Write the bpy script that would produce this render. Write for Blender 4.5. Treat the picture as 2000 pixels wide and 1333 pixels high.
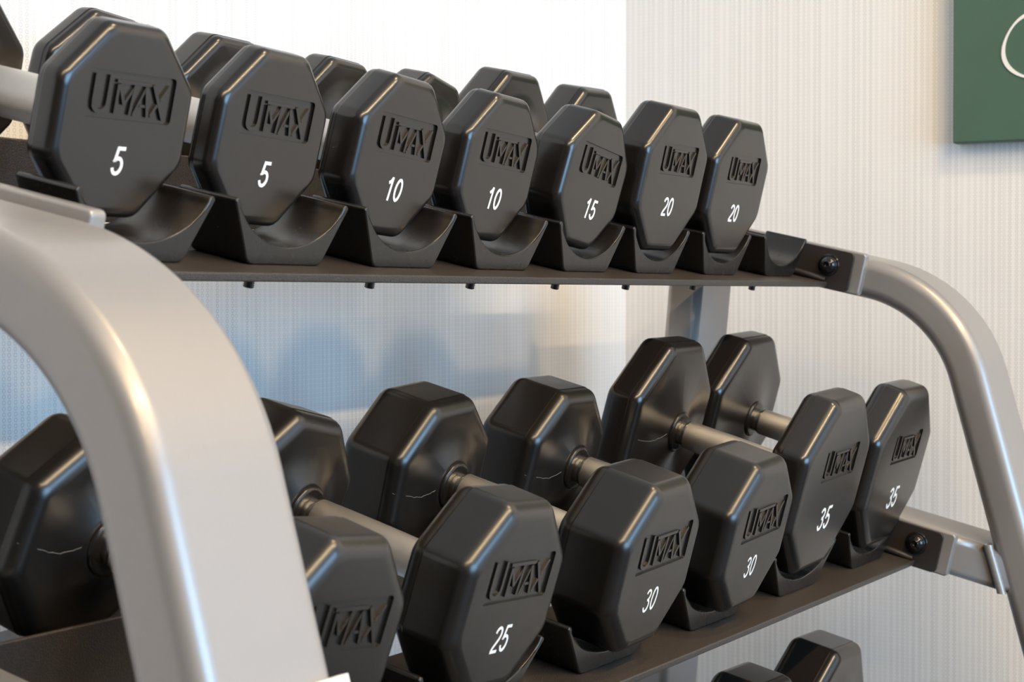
import bpy, bmesh, math, random
from mathutils import Vector, Matrix
random.seed(7)
for o in list(bpy.data.objects): bpy.data.objects.remove(o)
S = bpy.context.scene
COL = S.collection
R = math.radians

# ------------------------------------------------------------------ camera
cam_d = bpy.data.cameras.new('camera'); cam = bpy.data.objects.new('camera', cam_d); COL.objects.link(cam)
CAM = Vector((-0.9828, -0.7724, -0.0107)); YAW = 0.5229; PITCH = -0.0176
fwd = Vector((math.cos(YAW)*math.cos(PITCH), math.sin(YAW)*math.cos(PITCH), math.sin(PITCH)))
rgt = Vector((math.sin(YAW), -math.cos(YAW), 0)); upv = rgt.cross(fwd)
cam.matrix_world = Matrix(((rgt.x, upv.x, -fwd.x, CAM.x), (rgt.y, upv.y, -fwd.y, CAM.y), (rgt.z, upv.z, -fwd.z, CAM.z), (0, 0, 0, 1)))
cam_d.sensor_width = 36.0; cam_d.lens = 3550.45/2000*36; cam_d.shift_y = -(666.5-636.9)/2000
cam_d.clip_start = 0.02
cam_d.dof.use_dof = True; cam_d.dof.focus_distance = 1.5; cam_d.dof.aperture_fstop = 16.0
S.camera = cam
S.cycles.max_bounces = 5; S.cycles.diffuse_bounces = 3; S.cycles.glossy_bounces = 3; S.cycles.transmission_bounces = 2

# ------------------------------------------------------------------ world and light
W = bpy.data.worlds.new('world'); S.world = W; W.use_nodes = True
W.node_tree.nodes['Background'].inputs[0].default_value = (0.55, 0.75, 1.0, 1)
W.node_tree.nodes['Background'].inputs[1].default_value = 0.6
FLOOR_Z, CEIL_Z = -0.98, 1.55
WX0, WX1, WY0, WY1 = -6.0, 1.30, -3.6, 0.36

def area(name, loc, target, sx, sy, power, color, shape='RECTANGLE', spread=180):
    l = bpy.data.lights.new(name, 'AREA'); l.shape = shape; l.size = sx
    if shape in ('RECTANGLE', 'ELLIPSE'): l.size_y = sy
    l.energy = power; l.color = color; l.spread = R(spread)
    o = bpy.data.objects.new(name, l); COL.objects.link(o); o.location = loc
    o.rotation_euler = (Vector(target)-Vector(loc)).to_track_quat('-Z', 'Y').to_euler()
    return o
WARM = (1.0, 0.715, 0.38); COOL = (0.33, 0.64, 1.0)
# daylight entering by the window in the wall opposite the rack
area('daylight_window', (-0.10, WY0+0.03, 0.2), (-0.10, 0, 0.2), 1.9, 1.6, 212, COOL)
# ceiling lighting: a linear fixture along the rack and two recessed downlights further out
area('ceiling_strip_light', (-0.5, -1.75, CEIL_Z-0.02), (-0.5, -1.75, 0), 2.4, 0.07, 182, WARM)
for i, (x, y) in enumerate([(-2.3, -2.3), (0.55, -0.95)]):
    area('ceiling_downlight', (x, y, CEIL_Z-0.02), (x, y, 0), 0.14, 0.14, 24, WARM, 'DISK')
S.view_settings.view_transform = 'Standard'; S.view_settings.look = 'None'
S.view_settings.exposure = -0.94; S.view_settings.gamma = 1.0; S.view_settings.use_curve_mapping = False

# ------------------------------------------------------------------ materials
def new_mat(name):
    m = bpy.data.materials.new(name); m.use_nodes = True
    return m, m.node_tree, m.node_tree.nodes['Principled BSDF']
def node(nt, t, **kw):
    n = nt.nodes.new(t)
    for k, v in kw.items(): setattr(n, k, v)
    return n
def math_n(nt, op, a, b=None, c=None):
    n = nt.nodes.new('ShaderNodeMath'); n.operation = op
    for i, v in enumerate((a, b, c)):
        if v is None: continue
        if isinstance(v, (int, float)): n.inputs[i].default_value = v
        else: nt.links.new(v, n.inputs[i])
    return n.outputs[0]
def noise(nt, scale, detail=3, co='Object'):
    tc = node(nt, 'ShaderNodeTexCoord'); n = node(nt, 'ShaderNodeTexNoise')
    n.inputs['Scale'].default_value = scale; n.inputs['Detail'].default_value = detail
    nt.links.new(tc.outputs[co], n.inputs['Vector']); return n.outputs['Fac']
def bump(nt, bsdf, h, strength, dist):
    b = node(nt, 'ShaderNodeBump'); b.inputs['Strength'].default_value = strength; b.inputs['Distance'].default_value = dist
    nt.links.new(h, b.inputs['Height']); nt.links.new(b.outputs[0], bsdf.inputs['Normal'])
def ramp(nt, fac, c0, c1, p0=0.3, p1=0.7):
    r = node(nt, 'ShaderNodeValToRGB'); e = r.color_ramp.elements
    e[0].position = p0; e[1].position = p1; e[0].color = (*c0, 1); e[1].color = (*c1, 1)
    nt.links.new(fac, r.inputs[0]); return r.outputs[0]
def simple(name, col, rough, metal=0.0, coat=0.0, var=0.0, vs=30, bs=0.0, bscale=400, bd=0.0005, rvar=0.0, spec=0.5):
    m, nt, b = new_mat(name)
    b.inputs['Base Color'].default_value = (*col, 1); b.inputs['Roughness'].default_value = rough
    b.inputs['Metallic'].default_value = metal; b.inputs['Coat Weight'].default_value = coat
    b.inputs['Specular IOR Level'].default_value = spec
    if coat: b.inputs['Coat Roughness'].default_value = 0.16
    if var:
        f = noise(nt, vs); nt.links.new(ramp(nt, f, tuple(c*(1-var) for c in col), tuple(min(1, c*(1+var)) for c in col)), b.inputs['Base Color'])
    if rvar:
        f = noise(nt, 55, 5); nt.links.new(math_n(nt, 'MULTIPLY_ADD', f, rvar, rough-rvar*0.5), b.inputs['Roughness'])
    if bs: bump(nt, b, noise(nt, bscale, 2), bs, bd)
    return m
RUBBER = simple('urethane_black', (0.0130, 0.0104, 0.0088), 0.25, var=0.15, vs=12, rvar=0.05, spec=0.64)
RUBBER2 = simple('worn_urethane_black', (0.0130, 0.0110, 0.0096), 0.30, var=0.3, vs=9, rvar=0.10, spec=0.6)
SADDLE_M = simple('saddle_plastic', (0.0115, 0.0096, 0.0084), 0.27, rvar=0.04)
TRAY_M = simple('textured_black_powder_coat', (0.040, 0.032, 0.026), 0.40, var=0.5, vs=1200, bs=0.8, bscale=1150, bd=0.0007)
PLATE_M = simple('satin_black_plate', (0.028, 0.023, 0.021), 0.45, bs=0.1, bscale=900)
BOLT_M = simple('gloss_black_bolt', (0.012, 0.011, 0.011), 0.12)
FRAME_M = simple('silver_paint', (0.325, 0.308, 0.298), 0.40, metal=0.4, coat=0.3, var=0.03, vs=5, bs=0.03, bscale=60, bd=0.0005)
CHROME = simple('brushed_chrome', (0.66, 0.63, 0.59), 0.25, metal=1.0, rvar=0.08)
WHITE = simple('white_print', (0.86, 0.84, 0.81), 0.5)
SEAM = simple('pale_seam', (0.16, 0.155, 0.15), 0.6)
SIGN_M = simple('green_sign_paint', (0.062, 0.125, 0.086), 0.45, var=0.06, vs=6)
SIGN_EDGE = simple('dark_sign_edge', (0.03, 0.04, 0.035), 0.5)
LABEL_M = simple('paper_label', (0.82, 0.80, 0.76), 0.6)
FLOOR_M = simple('dark_rubber_floor', (0.055, 0.048, 0.043), 0.7, var=0.3, vs=40)
CEIL_M = simple('ceiling_white', (0.80, 0.78, 0.75), 0.8)
PLAIN_WALL = simple('plain_wall', (0.30, 0.27, 0.245), 0.8)
GLASS_M = simple('window_glass', (0.6, 0.7, 0.8), 0.05)
WINFRAME = simple('window_frame', (0.25, 0.25, 0.25), 0.4)

def knurl_mat():
    m, nt, b = new_mat('knurled_steel')
    b.inputs['Base Color'].default_value = (0.68, 0.64, 0.59, 1); b.inputs['Metallic'].default_value = 1.0; b.inputs['Roughness'].default_value = 0.38
    uv = node(nt, 'ShaderNodeTexCoord'); sp = node(nt, 'ShaderNodeSeparateXYZ'); nt.links.new(uv.outputs['UV'], sp.inputs[0])
    k = 2*math.pi/0.0016
    s1 = math_n(nt, 'SINE', math_n(nt, 'MULTIPLY', math_n(nt, 'ADD', sp.outputs[0], sp.outputs[1]), k))
    s2 = math_n(nt, 'SINE', math_n(nt, 'MULTIPLY', math_n(nt, 'SUBTRACT', sp.outputs[0], sp.outputs[1]), k))
    h = math_n(nt, 'MULTIPLY', s1, s2)
    bump(nt, b, h, 0.28, 0.0005); return m
KNURL = knurl_mat()

def wallpaper():
    m, nt, b = new_mat('ring_wallpaper'); b.inputs['Roughness'].default_value = 0.55
    PU, PV = 0.0076, 0.0050
    uv = node(nt, 'ShaderNodeTexCoord'); sp = node(nt, 'ShaderNodeSeparateXYZ'); nt.links.new(uv.outputs['UV'], sp.inputs[0])
    u = math_n(nt, 'DIVIDE', sp.outputs[0], PU); v = math_n(nt, 'DIVIDE', sp.outputs[1], PV)
    col = math_n(nt, 'FLOOR', u)
    wn = node(nt, 'ShaderNodeTexWhiteNoise', noise_dimensions='1D'); nt.links.new(col, wn.inputs['W'])
    wn2 = node(nt, 'ShaderNodeTexWhiteNoise', noise_dimensions='1D'); nt.links.new(math_n(nt, 'ADD', col, 71.3), wn2.inputs['W'])
    cen = math_n(nt, 'MULTIPLY_ADD', wn.outputs['Value'], 0.36, 0.32)
    du = math_n(nt, 'MULTIPLY', math_n(nt, 'SUBTRACT', math_n(nt, 'FRACT', u), cen), PU)
    dv = math_n(nt, 'MULTIPLY', math_n(nt, 'SUBTRACT', math_n(nt, 'FRACT', v), 0.5), PV)
    dist = math_n(nt, 'SQRT', math_n(nt, 'ADD', math_n(nt, 'MULTIPLY', du, du), math_n(nt, 'MULTIPLY', dv, dv)))
    e = math_n(nt, 'ABSOLUTE', math_n(nt, 'SUBTRACT', dist, 0.00165))
    mr = node(nt, 'ShaderNodeMapRange'); mr.interpolation_type = 'SMOOTHSTEP'
    mr.inputs['From Min'].default_value = 0.00025; mr.inputs['From Max'].default_value = 0.0008
    mr.inputs['To Min'].default_value = 1; mr.inputs['To Max'].default_value = 0
    nt.links.new(e, mr.inputs['Value'])
    amt = math_n(nt, 'MULTIPLY', mr.outputs[0], math_n(nt, 'MULTIPLY_ADD', wn2.outputs['Value'], 0.55, 0.45))
    mix = node(nt, 'ShaderNodeMix', data_type='RGBA'); nt.links.new(amt, mix.inputs['Factor'])
    mix.inputs['A'].default_value = (0.88, 0.86, 0.835, 1); mix.inputs['B'].default_value = (0.68, 0.66, 0.64, 1)
    nt.links.new(mix.outputs['Result'], b.inputs['Base Color'])
    return m
WALLPAPER = wallpaper()

# ------------------------------------------------------------------ mesh helpers
def mesh_obj(name, verts, faces, mat, parent=None, smooth=False):
    me = bpy.data.meshes.new(name); me.from_pydata([tuple(v) for v in verts], [], faces); me.update()
    return link(name, me, mat, parent, smooth)
def link(name, me, mat, parent=None, smooth=False):
    if mat and not me.materials: me.materials.append(mat)
    if smooth:
        for p in me.polygons: p.use_smooth = True
    o = bpy.data.objects.new(name, me); COL.objects.link(o)
    if parent is not None: o.parent = parent
    return o
def bm_obj(name, bm, mat, parent=None, smooth=False):
    me = bpy.data.meshes.new(name); bmesh.ops.recalc_face_normals(bm, faces=bm.faces); bm.to_mesh(me); bm.free()
    return link(name, me, mat, parent, smooth)
def wnormal(o, sharp=None):
    m = o.modifiers.new('weighted', 'WEIGHTED_NORMAL'); m.mode = 'FACE_AREA'; m.weight = 100; m.keep_sharp = True
def bevel(o, w, seg=2, angle=35):
    b = o.modifiers.new('bevel', 'BEVEL'); b.width = w; b.segments = seg; b.limit_method = 'ANGLE'; b.angle_limit = R(angle); b.harden_normals = False
    for p in o.data.polygons: p.use_smooth = True
    wnormal(o)
def box_bm(x0, x1, y0, y1, z0, z1):
    bm = bmesh.new(); vs = [bm.verts.new((x, y, z)) for x in (x0, x1) for y in (y0, y1) for z in (z0, z1)]
    for f in ((0, 1, 3, 2), (4, 6, 7, 5), (0, 4, 5, 1), (2, 3, 7, 6), (0, 2, 6, 4), (1, 5, 7, 3)): bm.faces.new([vs[i] for i in f])
    return bm
def empty(name, loc=(0, 0, 0)):
    o = bpy.data.objects.new(name, None); COL.objects.link(o); o.location = loc; o.empty_display_size = 0.05; return o
def tag(o, label, cat, group=None):
    o['label'] = label; o['category'] = cat
    if group: o['group'] = group
    return o
def lathe(profile, n=40, uvscale=False):
    """profile of (z, r) revolved about z; returns mesh"""
    me = bpy.data.meshes.new('lathe'); vs = []; fs = []
    for z, r in profile:
        for k in range(n):
            a = 2*math.pi*k/n; vs.append((r*math.cos(a), r*math.sin(a), z))
    for i in range(len(profile)-1):
        for k in range(n):
            k2 = (k+1) % n; fs.append((i*n+k, i*n+k2, (i+1)*n+k2, (i+1)*n+k))
    fs.append(tuple(range(n-1, -1, -1))); fs.append(tuple((len(profile)-1)*n+k for k in range(n)))
    me.from_pydata(vs, [], fs); me.update()
    uvl = me.uv_layers.new(name='UVMap')
    rm = max(r for z, r in profile)
    for p in me.polygons:
        ks = [me.loops[li].vertex_index % n for li in p.loop_indices]
        wrap = (0 in ks) and (n-1 in ks) and len(ks) == 4
        for li, k in zip(p.loop_indices, ks):
            kk = n if (wrap and k == 0) else k
            v = me.vertices[me.loops[li].vertex_index].co
            uvl.data[li].uv = (2*math.pi*rm*kk/n, v.z)
    return me

# ------------------------------------------------------------------ the room
def wall_quad(name, p0, p1, z0, z1, mat, thick):
    """vertical wall from p0 to p1 (xy), inner face on that line, thickness on the right-hand side; UV in metres"""
    d = Vector((p1[0]-p0[0], p1[1]-p0[1])); L = d.length; d /= L; nrm = Vector((d.y, -d.x))*thick
    vs = []
    for q in (p0, p1):
        for z in (z0, z1): vs.append((q[0], q[1], z))
    for q in (p0, p1):
        for z in (z0, z1): vs.append((q[0]+nrm.x, q[1]+nrm.y, z))
    fs = [(0, 2, 3, 1), (4, 5, 7, 6), (0, 1, 5, 4), (2, 6, 7, 3), (1, 3, 7, 5), (0, 4, 6, 2)]
    o = mesh_obj(name, vs, fs, mat); o['kind'] = 'structure'
    uvl = o.data.uv_layers.new(name='UVMap')
    for p in o.data.polygons:
        for li in p.loop_indices:
            c = o.data.vertices[o.data.loops[li].vertex_index].co
            uvl.data[li].uv = ((c.x-p0[0])*d.x+(c.y-p0[1])*d.y, c.z-z0)
    return o
wall_quad('wall_back', (WX1, WY1), (WX0, WY1), FLOOR_Z, CEIL_Z, WALLPAPER, 0.1)
wall_quad('wall_right', (WX1, WY0), (WX1, WY1), FLOOR_Z, CEIL_Z, WALLPAPER, 0.1)
wall_quad('wall_left', (WX0, WY1), (WX0, WY0), FLOOR_Z, CEIL_Z, PLAIN_WALL, 0.1)
# wall_front with a window opening
wx0, wx1, wz0, wz1 = -1.10, 0.90, -0.65, 1.05
bmw = bmesh.new()
def add_box(bm, x0, x1, y0, y1, z0, z1):
    t = box_bm(x0, x1, y0, y1, z0, z1); me = bpy.data.meshes.new('t'); t.to_mesh(me); t.free(); bm.from_mesh(me); bpy.data.meshes.remove(me)
add_box(bmw, WX0-0.1, wx0, WY0-0.1, WY0, FLOOR_Z, CEIL_Z); add_box(bmw, wx1, WX1+0.1, WY0-0.1, WY0, FLOOR_Z, CEIL_Z)
add_box(bmw, wx0, wx1, WY0-0.1, WY0, FLOOR_Z, wz0); add_box(bmw, wx0, wx1, WY0-0.1, WY0, wz1, CEIL_Z)
o = bm_obj('wall_front', bmw, PLAIN_WALL); o['kind'] = 'structure'
win = empty('window_1', ((wx0+wx1)/2, WY0-0.05, wz0)); win['kind'] = 'structure'
hw = (wx1-wx0)/2; hh = wz1-wz0
bmf = bmesh.new()
for a in ((-hw, -hw+0.05, 0, hh), (hw-0.05, hw, 0, hh), (-0.02, 0.02, 0.05, hh-0.05)): add_box(bmf, a[0], a[1], -0.03, 0.03, a[2], a[3])
add_box(bmf, -hw+0.05, hw-0.05, -0.03, 0.03, 0, 0.05); add_box(bmf, -hw+0.05, hw-0.05, -0.03, 0.03, hh-0.05, hh)
bm_obj('window_frame', bmf, WINFRAME, win)
for s in (-1, 1):
    bm_obj('pane', box_bm(min(s*0.02, s*(hw-0.05)), max(s*0.02, s*(hw-0.05)), -0.004, 0.004, 0.05, hh-0.05), GLASS_M, win)
o = bm_obj('floor', box_bm(WX0-0.1, WX1+0.1, WY0-0.1, WY1+0.1, FLOOR_Z-0.1, FLOOR_Z), FLOOR_M); o['kind'] = 'structure'
o = bm_obj('ceiling', box_bm(WX0-0.1, WX1+0.1, WY0-0.1, WY1+0.1, CEIL_Z, CEIL_Z+0.1), CEIL_M); o['kind'] = 'structure'

# ------------------------------------------------------------------ the green sign on the end wall
SY0, SZ0 = -0.1086, 0.1784     # left bottom corner on the wall plane
sign = empty('wall_sign', (WX1, SY0, SZ0)); tag(sign, 'dark green rectangular wall sign with white brush lettering, right edge of the picture', 'sign')
SWID, SHEI, STH = 0.62, 0.42, 0.022
b_ = bm_obj('sign_panel', box_bm(-STH, -0.002, -SWID, 0, 0, SHEI), SIGN_M, sign); bevel(b_, 0.0025, 2)
bm_obj('standoff_rail', box_bm(-0.002, 0, -SWID+0.03, -0.03, 0.03, SHEI-0.03), SIGN_EDGE, sign)
def ribbon(name, pts, widths, x, mat, parent, th=0.0012, closed=False):
    """flat painted stroke in the yz plane at x (facing -x)"""
    n = len(pts); vs = []; fs = []
    for i, p in enumerate(pts):
        a = Vector(pts[(i-1) % n] if closed else pts[max(i-1, 0)]); c = Vector(pts[(i+1) % n] if closed else pts[min(i+1, n-1)]); t = (c-a).normalized(); nn = Vector((-t.y, t.x))*widths[i]/2
        for s in (1, -1):
            q = Vector(p)+nn*s
            vs.append((x, q.x, q.y)); vs.append((x-th, q.x, q.y))
    rng = n if closed else n-1
    for i in range(rng):
        j = (i+1) % n
        a, b2, c, e = 4*i, 4*i+1, 4*i+2, 4*i+3; A, B, Cc, E2 = 4*j, 4*j+1, 4*j+2, 4*j+3
        fs += [(b2, e, E2, B), (a, A, Cc, c), (a, b2, B, A), (c, Cc, E2, e)]
    return mesh_obj(name, vs, fs, mat, parent)
# brush-written round letter: an open ring, only its left bow is in the picture
pts = []; wd = []
for k in range(44):
    a = R(60+k*6.6); ry = 0.040 + 0.003*math.sin(a*2); rz = 0.040
    pts.append((-0.1040+ry*math.cos(math.pi-a)*1.0, 0.1165+rz*math.sin(a))); wd.append(0.0052*(0.75+0.25*math.sin(k*0.35)))
ribbon('lettering_stroke', pts, wd, -STH-0.0001, WHITE, sign)

# ------------------------------------------------------------------ the rack
RACK_Z = FLOOR_Z
rack = empty('dumbbell_rack', (0.36, 0, RACK_Z))
tag(rack, 'silver tubular dumbbell rack with black shelf trays and curved end frames', 'rack')
RINV = Vector((-0.36, 0, -RACK_Z))
AT, AL = 0.217, 0.2329
TIERS = {'T': (0.0, 0.0, AT), 'L': (-0.1022, -0.307, AL), 'B': (-0.2044, -0.636, AL+0.015)}
def tl(t, x, v, w):
    oy, oz, a = TIERS[t]
    return Vector((x, oy-math.cos(a)*v-math.sin(a)*w, oz-math.sin(a)*v+math.cos(a)*w))
def rpt(p): return Vector(p)+RINV
def tier_matrix(t, x=0.0, v=0.0, w=0.0, inv=RINV):
    """columns: local x -> X, local y -> back along the slope (-v), local z -> w"""
    a = TIERS[t][2]; p = tl(t, x, v, w)+inv
    return Matrix(((1, 0, 0, p.x), (0, math.cos(a), -math.sin(a), p.y), (0, math.sin(a), math.cos(a), p.z), (0, 0, 0, 1)))

def sweep(name, path, width, thick, cr, xc, mat, parent, cap=True):
    """rounded-rectangle tube swept along a path in the yz plane"""
    n = len(path); prof = []
    hx, ht = width/2, thick/2
    for (sx, st, a0) in ((1, 1, 0), (-1, 1, 90), (-1, -1, 180), (1, -1, 270)):
        for k in range(6):
            a = R(a0+k*18); prof.append((sx*(hx-cr)+cr*math.cos(a), st*(ht-cr)+cr*math.sin(a)))
    m = len(prof); vs = []; fs = []
    for i, p in enumerate(path):
        a = Vector(path[max(i-1, 0)]); c = Vector(path[min(i+1, n-1)]); t = (c-a).normalized(); nn = Vector((-t.y, t.x))
        for (px, pt) in prof: q = Vector(p)+nn*pt; vs.append(rpt((xc+px, q.x, q.y)))
    for i in range(n-1):
        for k in range(m):
            k2 = (k+1) % m; fs.append((i*m+k, i*m+k2, (i+1)*m+k2, (i+1)*m+k))
    fs.append(tuple(range(m-1, -1, -1))); fs.append(tuple((n-1)*m+k for k in range(m)))
    me = bpy.data.meshes.new(name); me.from_pydata(vs, [], fs); me.update()
    bm = bmesh.new(); bm.from_mesh(me); bmesh.ops.recalc_face_normals(bm, faces=bm.faces); bm.to_mesh(me); bm.free()
    o = link(name, me, mat, parent, True); wnormal(o); return o

def frame_path():
    """centre line of a curved end frame: rear end of the top arm, bend, leg down to the floor"""
    TH = 0.0445; Ro = 0.174; LEG = R(15.5)
    e1 = Vector((math.cos(AT), math.sin(AT))); e2 = Vector((-math.sin(LEG), -math.cos(LEG)))
    I = Vector((-0.2028, 0.0056))          # corner where outer lines meet
    half = (math.pi/2-AT-LEG)/2; tan = Ro*math.tan(half)
    p1 = I+e1*tan; p2 = I+e2*tan
    n1 = Vector((math.sin(AT), -math.cos(AT)))     # inward from outer top line
    c = p1+n1*Ro; Rc = Ro-TH/2
    pts = []
    s0 = p1+n1*TH/2
    for k in range(9): pts.append(s0+e1*(0.255*(1-k/8)))
    a0 = math.atan2(-n1.y, -n1.x); total = 2*half
    for k in range(1, 25): a = a0+total*k/24; pts.append(c+Vector((math.cos(a), math.sin(a)))*Rc)
    last = pts[-1]
    L = (last.y-(FLOOR_Z+0.006))/math.cos(LEG)
    for k in range(1, 9): pts.append(last+e2*L*k/8)
    return [tuple(p) for p in pts], TH
FP, TH = frame_path()
XL, XR, TW = -0.31, 1.04, 0.10
for xc in (XL, XR):
    sweep('end_frame', FP, TW, TH, 0.0135, xc, FRAME_M, rack)
    # rear post
    pp = []
    for k in range(6):
        z = 0.055+(FLOOR_Z+0.006-0.055)*k/5; y = 0.1084+0.0225-0.0928*(z+0.008); pp.append((y, z))
    sweep('rear_post', pp, TW, 0.0445, 0.011, xc, FRAME_M, rack)
    # tier arms from rear post to leg
    for t, v1, v0 in (('L', 0.158, -0.27), ('B', 0.158, -0.27)):
        sweep('tier_arm', [tuple(tl(t, 0, v0+(v1-v0)*k/4, 0.0282).yz) for k in range(5)], TW-0.002, 0.0445, 0.009, xc, FRAME_M, rack)
        # weld bead where the arm meets the leg
        bmw_ = bmesh.new(); cs = []
        pr = []
        for k in range(25):
            s = k/24
            pr.append((xc-(TW/2+0.0005) , s))
        vs = []; fs = []; nseg = 8
        for k, (x, s) in enumerate(pr):
            w = 0.0525-0.0475*s; v = 0.123+0.027*s
            c = tl(t, xc-TW/2+0.001, v, w); rr = 0.0052*(1+0.04*math.sin(k*2.2))
            for q in range(nseg):
                a = 2*math.pi*q/nseg; vs.append(rpt(c+Vector((rr*math.cos(a), rr*math.sin(a), 0))))
        for k in range(24):
            for q in range(nseg): fs.append((k*nseg+q, k*nseg+(q+1) % nseg, (k+1)*nseg+(q+1) % nseg, (k+1)*nseg+q))
        mesh_obj('weld_bead', vs, fs, FRAME_M, rack, True)
    # foot plate
    for y in (FP[-1][0], pp[-1][0]):
        f = bm_obj('foot_pad', box_bm(xc-0.055-0.36, xc+0.055-0.36, y-0.035, y+0.035, 0.0, 0.008), SADDLE_M, rack); bevel(f, 0.002)
bmesh_lab = bm_obj('paper_label', box_bm(-0.0515, 0.0508, -0.0045, 0.0008, -0.012, 0.012), LABEL_M, rack)

def rounded_plate(name, x0, x1, v0, v1, w0, w1, cr, t, mat, parent, bev=0.0):
    """plate in the y-z plane of a tier (local y=-v), rounded at the front corners"""
    prof = [(v0, w0)]
    for k in range(7): a = R(-90+15*k); prof.append((v1-cr+cr*math.cos(a), w0+cr+cr*math.sin(a)))
    for k in range(7): a = R(15*k); prof.append((v1-cr+cr*math.cos(a), w1-cr+cr*math.sin(a)))
    prof.append((v0, w1))
    n = len(prof); vs = []; fs = []
    for x in (x0, x1):
        for v, w in prof: vs.append(tl(t, x, v, w)+RINV)
    fs.append(tuple(range(n))); fs.append(tuple(range(2*n-1, n-1, -1)))
    for k in range(n): k2 = (k+1) % n; fs.append((k, k2, n+k2, n+k))
    o = mesh_obj(name, vs, fs, mat, parent)
    bm = bmesh.new(); bm.from_mesh(o.data); bmesh.ops.recalc_face_normals(bm, faces=bm.faces); bm.to_mesh(o.data); bm.free()
    if bev: bevel(o, bev, 3, 40)
    return o

# saddle profile ----------------------------------------------------
def saddle_mesh(ht, hb, w0, wt, wb, v0, v1):
    """cradle: crescent section extruded along the slope. local coords x, y(-v), z(w)"""
    # trough arc through (+-hi, wt) and (0, wb); rounded tips, straight flanks, rounded base corners
    tr_ = 0.0031; hi = ht-2*tr_; sag = wt-wb; Rr = (hi*hi+sag*sag)/(2*sag); zc = wb+Rr
    amax = math.asin(min(0.999, hi/Rr)); prof = []
    for k in range(25):
        xx = hi*math.sin(R(-90+180*k/24)); prof.append((xx, wb+sag*(1-max(0.0, 1-(xx/hi)**2)**0.70)))
    right = []
    for k in range(1, 7):      # tip: half circle turning outwards and down
        a = R(150-150*k/6); right.append((ht-tr_+tr_*math.cos(a), wt-0.0006+tr_*math.sin(a)))
    bc = 0.006; fl = Vector((hb-ht, (w0)-(wt-0.0006))).normalized()
    e = Vector((hb, w0)); p0 = e-fl*bc; p1 = e+Vector((-bc, 0))
    right.append((p0.x, p0.y))
    for k in range(1, 5):
        s_ = k/5; q = p0*(1-s_)**2+e*2*s_*(1-s_)+p1*s_*s_; right.append((q.x, q.y))
    right.append((p1.x, p1.y))
    prof = prof+right+[(-x, z) for x, z in reversed(right)]
    n = len(prof); bm = bmesh.new(); rings = []
    def inset(d):
        out = []
        for k in range(n):
            a = Vector(prof[k-1]); b = Vector(prof[k]); c = Vector(prof[(k+1) % n])
            e1 = (b-a).normalized(); e2 = (c-b).normalized(); n1 = Vector((e1.y, -e1.x)); n2 = Vector((e2.y, -e2.x)); m = n1+n2
            m = m/max(m.length_squared, 0.6)*2 if m.length > 1e-6 else n1
            out.append(b+m*d)
        return out
    for y, d in ((-v1, 0.0012), (-v1+0.0002, 0.0007), (-v1+0.0006, 0.0003), (-v1+0.0012, 0.0), (-v1+0.006, 0.0), (-v0-0.006, 0.0), (-v0-0.0012, 0.0), (-v0-0.0004, 0.0004), (-v0, 0.0012)):
        q = inset(d); rings.append([bm.verts.new((p.x, y, p.y)) for p in q])
    for i in range(len(rings)-1):
        for k in range(n): bm.faces.new((rings[i][k], rings[i][(k+1) % n], rings[i+1][(k+1) % n], rings[i+1][k]))
    nt_ = 25
    for rg_ in (rings[0], rings[-1]):
        A_ = rg_[:nt_]; B_ = list(reversed(rg_[nt_:])); i = j = 0
        while i < len(A_)-1 or j < len(B_)-1:
            if j == len(B_)-1 or (i < len(A_)-1 and (i+1)/(len(A_)-1) <= (j+1)/(len(B_)-1)):
                bm.faces.new((A_[i], A_[i+1], B_[j])); i += 1
            else:
                bm.faces.new((A_[i], B_[j+1], B_[j])); j += 1
        for k in range(n): bm.edges.get((rg_[k], rg_[(k+1) % n])).smooth = False
    bmesh.ops.recalc_face_normals(bm, faces=bm.faces)
    me = bpy.data.meshes.new('saddle'); bm.to_mesh(me); bm.free()
    for p in me.polygons: p.use_smooth = True
    return me
SAD_T = saddle_mesh(0.0625, 0.040, 0.0145, 0.0555, 0.0270, -0.022, 0.027)
SAD_L = saddle_mesh(0.083, 0.047, 0.0145, 0.056, 0.0272, -0.026, 0.028)
def screw_mesh():
    prof = [(0.0, 0.0), (0.0, 0.0062)]
    prof = [(0.0, 0.0068), (-0.003, 0.0068), (-0.0032, 0.0036)]
    z = -0.0032
    for k in range(11):
        prof += [(z-0.0006, 0.0041), (z-0.0013, 0.0034)]; z -= 0.0013
    prof.append((z-0.0004, 0.0026)); return lathe(prof, 18)
SCREW = screw_mesh()
def bolt_mesh():
    prof = [(0, 0.0125), (0.0012, 0.0125), (0.0016, 0.0118), (0.0018, 0.0100)]
    for k in range(8): a = R(k*10); prof.append((0.0018+0.0078*math.sin(a), 0.0097*math.cos(a)))
    prof += [(0.0092, 0.0040), (0.0055, 0.0037), (0.0053, 0.001)]
    return lathe(prof, 24)
BOLT = bolt_mesh()

TX0, TX1 = -0.248, 0.978
LEFT = {'T': -0.248, 'L': -0.226, 'B': -0.226}
def tray_profile(pts, name, t, parent, mat, x1=TX1):
    x0 = LEFT[t]
    n = len(pts); vs = []; fs = []
    for x in (x0, x1):
        for v, w in pts: vs.append(tl(t, x, v, w)+RINV)
    fs.append(tuple(range(n))); fs.append(tuple(range(2*n-1, n-1, -1)))
    for k in range(n): k2 = (k+1) % n; fs.append((k, k2, n+k2, n+k))
    o = mesh_obj(name, vs, fs, mat, parent)
    bm = bmesh.new(); bm.from_mesh(o.data); bmesh.ops.recalc_face_normals(bm, faces=bm.faces); bm.to_mesh(o.data); bm.free()
    bevel(o, 0.0012, 3, 40); return o

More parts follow.
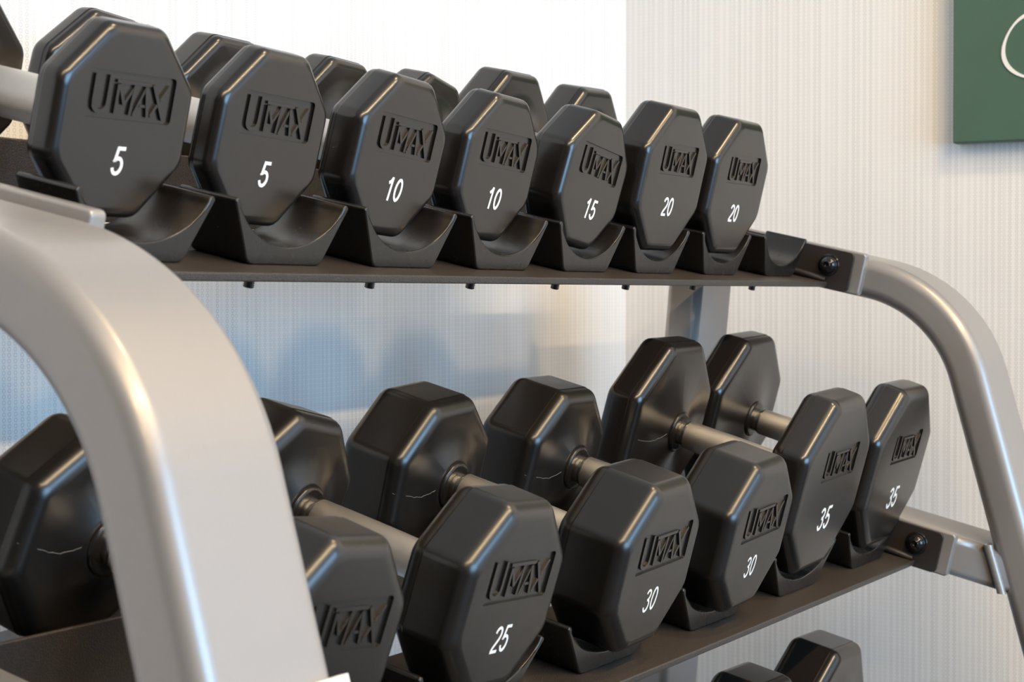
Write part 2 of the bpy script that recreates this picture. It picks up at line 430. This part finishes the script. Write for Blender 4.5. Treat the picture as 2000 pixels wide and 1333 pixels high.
SX = {'T': [-0.145, 0, 0.145, 0.29, 0.435, 0.576, 0.731, 0.893], 'L': [-0.128, 0.0742, 0.2768, 0.4789, 0.6823, 0.8855], 'B': [-0.128, 0.0742, 0.2768, 0.4789, 0.6823, 0.8855]}
for t in 'TLB':
    tr = tray_profile([(-0.075, 0.0145), (0.0535, 0.0145), (0.0535, 0.0085), (0.0500, 0.0085), (0.0490, 0.0108), (-0.075, 0.0108)], 'shelf_tray', t, rack, TRAY_M)
    fv = -0.140 if t == 'T' else -0.131
    rr_ = tray_profile([(-0.235, 0.0145), (fv-0.003, 0.0145), (fv-0.003, 0.0645), (fv, 0.0645), (fv, 0.0108), (-0.235, 0.0108)], 'rear_rail', t, rack, TRAY_M)
    for s, x in ((1, TX1), (-1, LEFT[t])):
        # black end plate of the tray, silver mounting slab behind it and dome bolt
        rounded_plate('end_plate', x-(0.004 if s > 0 else 0), x+(0.004 if s < 0 else 0), -0.235, 0.0785, 0.0072, 0.0525, 0.006, t, PLATE_M, rack, 0.0008)
        xs = (x, XR-TW/2+0.001) if s > 0 else (XL+TW/2-0.001, x)
        rounded_plate('mounting_slab', xs[0], xs[1], -0.235, 0.0905, 0.0065, 0.0545, 0.004, t, FRAME_M, rack, 0.0022)
        for v in (0.051, -0.19):
            b = link('dome_bolt', BOLT, BOLT_M, rack, True)
            a = TIERS[t][2]
            p = tl(t, x-s*0.004, v, 0.034)+RINV
            b.matrix_local = Matrix.Translation(p) @ Matrix.Rotation(-s*math.pi/2, 4, 'Y')
    # a fold of the tray welded to the end plate
    for x in SX[t]:
        for vo in (0.0, -0.193):
            o = link('saddle', SAD_T if t == 'T' else SAD_L, SADDLE_M, tr if vo == 0 else rr_)
            o.matrix_local = tier_matrix(t, x, vo, 0)
            wnormal(o)
        xs_ = x+0.0 if not (t == 'T' and x > 0.8) else x-0.004
        o = link('screw', SCREW, BOLT_M, tr, True)
        o.matrix_local = tier_matrix(t, xs_, 0.0, 0.0112)
# little raised fold at the right end of each tray
for t in 'TL':
    vs = []; fs = []
    for k in range(13):
        s = k/12; c = tl(t, TX1-0.006-0.004*math.sin(math.pi*s), 0.052-0.062*s, 0.0165+0.003*math.sin(math.pi*s*0.8))
        for q in range(8):
            a = 2*math.pi*q/8; vs.append(c+RINV+Vector((0.0042*math.cos(a), 0, 0.0036*math.sin(a))))
    for k in range(12):
        for q in range(8): fs.append((k*8+q, k*8+(q+1) % 8, (k+1)*8+(q+1) % 8, (k+1)*8+q))
    mesh_obj('tray_weld', vs, fs, PLATE_M, rack, True)
# place the label on the front of the near leg
i = 33
legdir = R(15.5)
zl = -0.214; fr = None
for a, b in zip(FP[-9:-1], FP[-8:]):
    if a[1] >= zl >= b[1]: s = (a[1]-zl)/(a[1]-b[1]); fr = Vector((a[0]+(b[0]-a[0])*s, zl)); break
nrm = Vector((-math.cos(legdir), math.sin(legdir)))
q = fr+nrm*(TH/2)
bmesh_lab.matrix_local = Matrix.Translation(rpt((XL, q.x, q.y))) @ Matrix.Rotation(-legdir, 4, 'X')

# ------------------------------------------------------------------ dumbbells
def octa(a, rc, n=5):
    """octagon with flat top, apothem a, rounded corners -> list of (x, y)"""
    pts = []; rc = max(min(rc, a*0.9995), 0.0003)
    rad = (a-rc)/math.cos(R(22.5))
    for k in range(8):
        ang = R(22.5+45*k); cx, cy = rad*math.cos(ang), rad*math.sin(ang)
        for j in range(n+1):
            b = R(22.5+45*k-22.5+45*j/n); pts.append((cx+rc*math.cos(b), cy+rc*math.sin(b)))
    return pts
def head_mesh(r, t, ff, fb, logo=None, cone=0.006, rc=0.012):
    """head along +z: inner face at z=0, printed face at z=t. logo=(cx, cy, w, h, depth)"""
    a = r*math.cos(R(22.5))*1.012; bm = bmesh.new(); rings = []
    def ring(z, d, rcc=None):
        rings.append([bm.verts.new((x, y, z)) for x, y in octa(a-d, rcc if rcc else (rc if d < rc*0.6 else max(rc-d*0.35, rc*0.45)))])
    # inner face: flat octagonal margin, then a smooth round cone rising to the collar
    Rc = (a-fb)*0.86
    for rad in (0.0205, 0.0225, 0.026, 0.030, 0.035, 0.041, 0.048, 0.056, 0.064, 0.072, 0.080):
        if rad < Rc*0.96: ring(-cone*(1-rad/Rc)**1.6/(1-0.0205/Rc)**1.6, a-rad, rad*0.999)
    ring(0.0, a-Rc, Rc*0.999)
    for k in range(7):
        th = R(90*k/6); ring(fb*(1-math.cos(th)), fb*(1-math.sin(th)))
    ring(fb+0.0018, 0.0); ring(fb+0.0022, -0.0006)
    for k in range(7):
        th = R(90*k/6); ring(t-ff+ff*math.sin(th), ff*(1-math.cos(th)))
    n = len(rings[0])
    for i in range(len(rings)-1):
        for k in range(n): bm.faces.new((rings[i][k], rings[i][(k+1) % n], rings[i+1][(k+1) % n], rings[i+1][k]))
    bm.faces.new(list(reversed(rings[0])))
    top = rings[-1]
    if not logo: bm.faces.new(top)
    else:
        cx, cy, w, h, dep = logo; cr = 0.0028; loop = []
        for (sx, sy, a0, rr) in ((1, 1, 0, cr), (-1, 1, 90, 0.0004), (-1, -1, 180, 0.0004), (1, -1, 270, cr)):
            for k in range(5):
                b = R(a0+22.5*k); loop.append((cx+sx*(w/2-rr)+rr*math.cos(b), cy+sy*(h/2-rr)+rr*math.sin(b)))
        lv = [bm.verts.new((x, y, t)) for x, y in loop]; m = len(lv)
        le = [bm.edges.new((lv[k], lv[(k+1) % m])) for k in range(m)]
        te = [bm.edges.get((top[k], top[(k+1) % n])) for k in range(n)]
        bmesh.ops.triangle_fill(bm, use_beauty=True, use_dissolve=False, edges=le+te)
        lo = [bm.verts.new((v.co.x, v.co.y, t-dep)) for v in lv]
        for k in range(m):
            f = bm.faces.new((lv[k], lv[(k+1) % m], lo[(k+1) % m], lo[k]))
        bm.faces.new(lo)
        for e in le: e.smooth = False
        for k in range(m):
            e = bm.edges.get((lo[k], lo[(k+1) % m])); e.smooth = False
    bmesh.ops.recalc_face_normals(bm, faces=bm.faces)
    me = bpy.data.meshes.new('head'); bm.to_mesh(me); bm.free(); return me

def stroke_poly(bm, pts, wid, z0, z1, round_join=True):
    """raised stroke along a polyline in xy"""
    n = len(pts); L = []; Rt = []
    for i, p in enumerate(pts):
        p = Vector(p); t = Vector((0, 0))
        if i > 0: t += (p-Vector(pts[i-1])).normalized()
        if i < n-1: t += (Vector(pts[i+1])-p).normalized()
        t.normalize(); nn = Vector((-t.y, t.x))
        sc = 1.0
        if 0 < i < n-1:
            tt = (p-Vector(pts[i-1])).normalized(); sc = 1/max(0.5, abs(nn.dot(Vector((-tt.y, tt.x)))))
        L.append(p+nn*wid/2*sc); Rt.append(p-nn*wid/2*sc)
    ch = 0.00025
    def vz(q, z): return bm.verts.new((q.x, q.y, z))
    lt = [vz(q, z1) for q in L]; rt = [vz(q, z1) for q in Rt]; lb = [vz(q, z0) for q in L]; rb = [vz(q, z0) for q in Rt]
    for i in range(n-1):
        bm.faces.new((lt[i], lt[i+1], rt[i+1], rt[i])); bm.faces.new((lb[i], lb[i+1], lt[i+1], lt[i])); bm.faces.new((rt[i], rt[i+1], rb[i+1], rb[i]))
    bm.faces.new((lb[0], lt[0], rt[0], rb[0])); bm.faces.new((rb[-1], rt[-1], lt[-1], lb[-1]))
def logo_mesh(w, h, t, dep):
    """the raised letters U M A X standing in the pocket"""
    bm = bmesh.new(); z0 = t-dep-0.0001; z1 = t-0.0002
    def P(u, v): return ((u-0.5)*w, (v-0.5)*h)
    # tall U at the left edge
    u0, u1 = 0.075, 0.235; pts = [P(u0, 0.90), P(u0, 0.36)]
    rx = (u1-u0)/2
    for k in range(1, 8):
        a = R(180+180*k/8); pts.append(P(u0+rx+rx*math.cos(a), 0.30+0.17*math.sin(a)))
    pts += [P(u1, 0.36), P(u1, 0.90)]
    stroke_poly(bm, pts, 0.034*w, z0, z1)
    sw = 0.031*w; yb, yt = 0.12, 0.74
    stroke_poly(bm, [P(0.335, yb), P(0.335, yt)], sw, z0, z1)
    stroke_poly(bm, [P(0.350, yt), P(0.425, 0.33)], sw, z0, z1-0.0001)
    stroke_poly(bm, [P(0.425, 0.33), P(0.530, yt)], sw*0.75, z0, z1-0.0002)
    stroke_poly(bm, [P(0.525, yt), P(0.505, yb)], sw, z0, z1)
    stroke_poly(bm, [P(0.545, yb), P(0.660, yt)], sw*0.75, z0, z1-0.0002)
    stroke_poly(bm, [P(0.660, yt), P(0.715, yb)], sw, z0, z1)
    stroke_poly(bm, [P(0.610, 0.34), P(0.69, 0.34)], sw*0.7, z0, z1-0.0003)
    stroke_poly(bm, [P(0.745, 0.80), P(0.905, 0.10)], sw*1.05, z0, z1)
    stroke_poly(bm, [P(0.935, 0.82), P(0.845, 0.50)], sw*0.8, z0, z1-0.0001)
    stroke_poly(bm, [P(0.815, 0.40), P(0.750, 0.14)], sw*0.8, z0, z1-0.0001)
    # bar that joins the letters above M and A
    stroke_poly(bm, [P(0.315, 0.80), P(0.715, 0.80)], 0.07*h, z0, z1-0.0003)
    bmesh.ops.recalc_face_normals(bm, faces=bm.faces)
    me = bpy.data.meshes.new('logo_letters'); bm.to_mesh(me); bm.free(); return me
_txt = {}
def arc(cx, cy, rx, ry, a0, a1, n=12): return [(cx+rx*math.cos(R(a0+(a1-a0)*k/n)), cy+ry*math.sin(R(a0+(a1-a0)*k/n))) for k in range(n+1)]
DIGITS = {   # centre lines in a cell 0.56 wide and 1 high
    '0': [arc(0.25, 0.5, 0.19, 0.435, 90, 450, 28)],
    '1': [[(0.10, 0.74), (0.22, 0.82), (0.305, 0.98)], [(0.30, 1.0), (0.30, 0.0)]],
    '2': [arc(0.25, 0.715, 0.185, 0.22, 172, 0, 12)+[(0.425, 0.62), (0.37, 0.50), (0.24, 0.345), (0.13, 0.22), (0.075, 0.10), (0.065, 0.065)], [(0.025, 0.065), (0.46, 0.065)]],
    '3': [arc(0.24, 0.735, 0.165, 0.20, 160, -62, 14)+[(0.285, 0.535), (0.21, 0.53)], [(0.215, 0.53), (0.28, 0.53)]+arc(0.24, 0.30, 0.19, 0.235, 66, -168, 16)],
    '5': [[(0.45, 0.935), (0.145, 0.935), (0.105, 0.47)], [(0.105, 0.49)]+arc(0.245, 0.325, 0.19, 0.265, 140, -165, 18)],
}
def number_mesh(s_, size, sx, stroke):
    """flat printed figures, slanted; size is the cap height"""
    key = (s_, round(size, 4), sx, stroke)
    if key in _txt: return _txt[key]
    bm = bmesh.new(); ox = 0.0; zz = 0.0
    for ch in s_:
        for line in DIGITS[ch]:
            zz += 0.00003
            stroke_poly(bm, [((ox+px)*size*sx+py*size*0.13, py*size) for px, py in line], stroke*size, 0.0, 0.00015+zz)
        ox += 0.56
    bmesh.ops.recalc_face_normals(bm, faces=bm.faces)
    me = bpy.data.meshes.new('number'); bm.to_mesh(me); bm.free()
    xs = [v.co.x for v in me.vertices]; ys = [v.co.y for v in me.vertices]
    cx, cy = (min(xs)+max(xs))/2, (min(ys)+max(ys))/2
    for v in me.vertices: v.co.x -= cx; v.co.y -= cy
    _txt[key] = me; return me
_cache = {}
def cached(key, fn):
    if key not in _cache: _cache[key] = fn()
    return _cache[key]
def handle_profile(L, rg, rn):
    prof = [(0, rn), (0.019, rn), (0.0200, rn), (0.0205, rg*0.94), (0.0215, rg*0.985), (0.023, rg)]
    for k in range(1, 8): s = k/8; prof.append((0.023+(L-0.046)*s, rg*(1+0.03*math.sin(math.pi*s))))
    prof += [(L-0.023, rg), (L-0.0215, rg*0.985), (L-0.0205, rg*0.94), (L-0.020, rn), (L, rn)]
    return prof
def seam_mesh(r, cone):
    """thin pale moulding line across the inner face from collar to rim"""
    a = r*math.cos(R(22.5)); random.seed(int(r*1e5)); vs = []; fs = []; N = 18
    for k in range(N+1):
        s = k/N; x = -(0.026+(a-0.012-0.026)*s) if s < 0.85 else -(0.026+(a-0.012-0.026)*0.85+(s-0.85)/0.15*0.020)
        x = max(x, -a+0.0006)
        y = -0.004*math.sin(3.3*s)-0.003*s+random.uniform(-0.0006, 0.0006)
        z = -cone*(1-s)*0.9-0.0006 if s < 0.85 else -0.0006+(s-0.85)/0.15*0.006
        for q in range(5): b = 2*math.pi*q/5; vs.append((x, y+0.00022*math.cos(b), z+0.00022*math.sin(b)))
    for k in range(N):
        for q in range(5): fs.append((k*5+q, k*5+(q+1) % 5, (k+1)*5+(q+1) % 5, (k+1)*5+q))
    me = bpy.data.meshes.new('seam'); me.from_pydata(vs, [], fs); me.update(); return me

TILT = {'T': R(13.6), 'L': R(16.0), 'B': R(15.0)}
def dumbbell(label, t, x, v, w, r, thick, gap, roll, num, lg, nm, ff, fb, mat=RUBBER, rear_roll=None, seam=False, rg=0.0155, group=None):
    """x, v, w: tier position of the printed face centre; gap: printed face to inner face of the rear head"""
    a = TILT[t]; c = tl(t, x, v, w)
    ax = Vector((0, -math.cos(a), -math.sin(a))); up0 = Vector((0, -math.sin(a), math.cos(a))); X0 = Vector((1, 0, 0))
    X = X0*math.cos(roll)+up0*math.sin(roll); U = up0*math.cos(roll)-X0*math.sin(roll)
    root = empty('dumbbell'); tag(root, label, 'dumbbell', group)
    base = c-ax*(gap+thick)*0.5
    Mw = Matrix(((X.x, U.x, ax.x, base.x), (X.y, U.y, ax.y, base.y), (X.z, U.z, ax.z, base.z), (0, 0, 0, 1)))
    root.matrix_world = Mw
    half = (gap+thick)/2; lw, lh, lcx, lcy = lg; dep = 0.0019; cone = 0.005 if thick < 0.04 else 0.009
    key = (round(r, 4), thick, ff, fb, lg)
    hm = cached(('h',)+key, lambda: head_mesh(r, thick, ff, fb, (lcx, lcy, lw, lh, dep), cone))
    hb = cached(('b',)+key, lambda: head_mesh(r, thick, ff, fb, None, cone))
    h = link('head', hm, mat, root, True); wnormal(h); h.location = (0, 0, half-thick)
    l = link('logo_letters', cached(('l',)+key, lambda: logo_mesh(lw, lh, thick, dep)), RUBBER, h); l.location = (lcx, lcy, 0)
    if num:
        s, size, sx, off, nx, ny = nm
        q = link('weight_number', number_mesh(s, size, sx, off), WHITE, h); q.location = (nx, ny, thick+0.0001)
        q['label'] = 'white printed number '+s
    h2 = link('head', hb, mat, root, True); wnormal(h2)
    rr = rear_roll if rear_roll is not None else 0.0
    h2.matrix_local = Matrix.Translation((0, 0, -half+thick)) @ Matrix.Rotation(math.pi, 4, 'Y') @ Matrix.Rotation(rr, 4, 'Z')
    # h2 local +z points to the rear, its z=0 plane is the inner face
    L = gap-thick+0.004
    hd = link('handle', cached(('hd', round(L, 4), rg), lambda: lathe(handle_profile(L, rg, rg*0.86), 48)), KNURL if mat is not None else CHROME, root, True)
    if len(hd.data.materials) < 2:
        hd.data.materials.append(CHROME)
        for p in hd.data.polygons:
            z = sum(hd.data.vertices[k].co.z for k in p.vertices)/len(p.vertices)
            if z < 0.0225 or z > L-0.0225: p.material_index = 1
    hd.location = (0, 0, -half+thick-0.002)
    for s in (-1, 1):
        cm = cached(('c', rg, cone), lambda: lathe([(0, rg*1.42), (0.004, rg*1.42), (0.0056, rg*1.34), (0.0060, rg*1.22), (0.0060, rg*0.78)], 36))
        col = link('collar', cm, SADDLE_M, root, True)
        if s < 0: col.location = (0, 0, -half+thick+cone-0.003)
        else: col.matrix_local = Matrix.Translation((0, 0, half-thick-cone+0.003)) @ Matrix.Rotation(math.pi, 4, 'X')
    if seam:
        sm = link('mould_seam', cached(('s', round(r, 4), cone), lambda: seam_mesh(r, cone)), SEAM, h2)
        sm.matrix_local = Matrix.Rotation(-rr, 4, 'Z') @ Matrix.Diagonal((-1, 1, 1, 1))
    return root

LGT = (0.0755, 0.0291, 0.001, 0.0158); LGT2 = (0.0755, 0.0291, 0.001, 0.0195)
LGL = (0.0856, 0.0326, 0.002, 0.0165); LGL2 = (0.0856, 0.0326, 0.004, 0.0245)
NSZ = 0.0178
def N(s, size=NSZ, sx=1.14, off=0.135, nx=0.0, ny=-0.0236): return (s, size, sx, off, nx, ny)
G = 'black octagonal dumbbells on the rack'
c8 = math.cos(R(22.5))
def wT(r): return 0.0347+r*c8
def wL(r): return 0.0367+r*c8
dumbbell('black dumbbell marked 5 on the top shelf, nearest the big curved silver frame', 'T', -0.1425, -0.0023, 0.0011+wT(0.0638), 0.0638, 0.0225, 0.1500, R(0.4), True, LGT, N('5', nx=-0.002), 0.0075, 0.006, group=G)
dumbbell('second black dumbbell marked 5 on the top shelf, beside the first 10', 'T', 0.0023, -0.0023, 0.0011+wT(0.0638), 0.0638, 0.0225, 0.1560, R(-1.6), True, LGT, N('5', nx=-0.002), 0.0075, 0.006, rear_roll=R(3), group=G)
dumbbell('black dumbbell marked 10 standing between the pair of fives and its twin', 'T', 0.1441, 0.0086, wT(0.0638), 0.0638, 0.0320, 0.1690, R(-3.4), True, LGT, N('10'), 0.0085, 0.007, rear_roll=R(-2), group=G)
dumbbell('black dumbbell marked 10 whose right neighbour is the lone 15', 'T', 0.2897, 0.0086, wT(0.0638), 0.0638, 0.0320, 0.1660, R(-2.5), True, LGT, N('10'), 0.0085, 0.007, group=G)
dumbbell('black dumbbell marked 15, the only 15 on the top shelf', 'T', 0.4343, 0.0205, wT(0.0638), 0.0638, 0.0400, 0.1780, R(-7.0), True, LGT, N('15', nx=0.004), 0.0085, 0.007, rear_roll=R(4), group=G)
dumbbell('black dumbbell marked 20 on the top shelf, right next to the 15', 'T', 0.5741, 0.0297, 0.0365+0.0733*c8, 0.0733, 0.0400, 0.1810, R(0.1), True, LGT2, N('20', nx=-0.004, ny=-0.0249), 0.009, 0.008, group=G)
dumbbell('black dumbbell marked 20 at the far end of the top shelf beside the empty cradle', 'T', 0.7299, 0.0297, 0.0365+0.0733*c8, 0.0733, 0.0400, 0.1775, R(0.2), True, LGT2, N('20', nx=-0.002, ny=-0.0249), 0.009, 0.008, rear_roll=R(-2), group=G)
NL = 0.0195
dumbbell('black dumbbell on the middle shelf half hidden behind the near silver frame', 'L', -0.128, 0.0392, 0.0337+0.0730*c8, 0.0730, 0.0520, 0.1890, R(-6.0), True, LGL, N('25', NL, 1.04, 0.11, -0.002, -0.0268), 0.012, 0.012, RUBBER2, R(5), True, 0.0142, G)
dumbbell('black dumbbell marked 25 at the front of the middle shelf', 'L', 0.0742, 0.0392, 0.0337+0.0730*c8, 0.0730, 0.0520, 0.1880, R(-3.4), True, LGL, N('25', NL, 1.04, 0.11, -0.002, -0.0268), 0.012, 0.012, RUBBER2, R(8), False, 0.0142, G)
dumbbell('black dumbbell marked 30 on the middle shelf, right next to the 25', 'L', 0.2768, 0.0523, 0.0337+0.0730*c8, 0.0730, 0.0620, 0.2020, R(2.6), True, LGL, N('30', NL*1.0, 1.04, 0.098, -0.002, -0.0257), 0.012, 0.012, RUBBER2, R(-2), True, 0.0142, G)
dumbbell('black dumbbell marked 30 on the middle shelf, right next to the first 35', 'L', 0.4789, 0.0523, 0.0337+0.0730*c8, 0.0730, 0.0620, 0.1960, R(3.6), True, LGL, N('30', NL*1.0, 1.04, 0.098, -0.006, -0.0257), 0.012, 0.012, RUBBER, R(3), True, 0.0142, G)
dumbbell('black dumbbell marked 35 on the middle shelf, right next to the second 30', 'L', 0.6823, 0.0393, wL(0.0939), 0.0939, 0.0400, 0.1790, R(2.6), True, LGL2, N('35', NL*1.2, 1.2, 0.125, -0.002, -0.0322), 0.012, 0.011, RUBBER, R(2), True, 0.0142, G)
dumbbell('black dumbbell marked 35 at the far end of the middle shelf next to the bolt', 'L', 0.8855, 0.0393, wL(0.0939), 0.0939, 0.0400, 0.1820, R(1.5), True, LGL2, N('35', NL*1.2, 1.2, 0.125, 0.002, -0.0322), 0.012, 0.011, RUBBER, R(-1), False, 0.0142, G)
for x, lab in ((0.6823, 'black dumbbell on the bottom shelf cut off by the lower picture edge, the nearer one'), (0.8855, 'black dumbbell on the bottom shelf below the 35s, the farther and higher one')):
    dumbbell(lab, 'B', x, 0.045, wL(0.0939), 0.0939, 0.060, 0.190, R(1.0), False, LGL2, None, 0.012, 0.011, RUBBER, R(3), False, 0.0142, G)
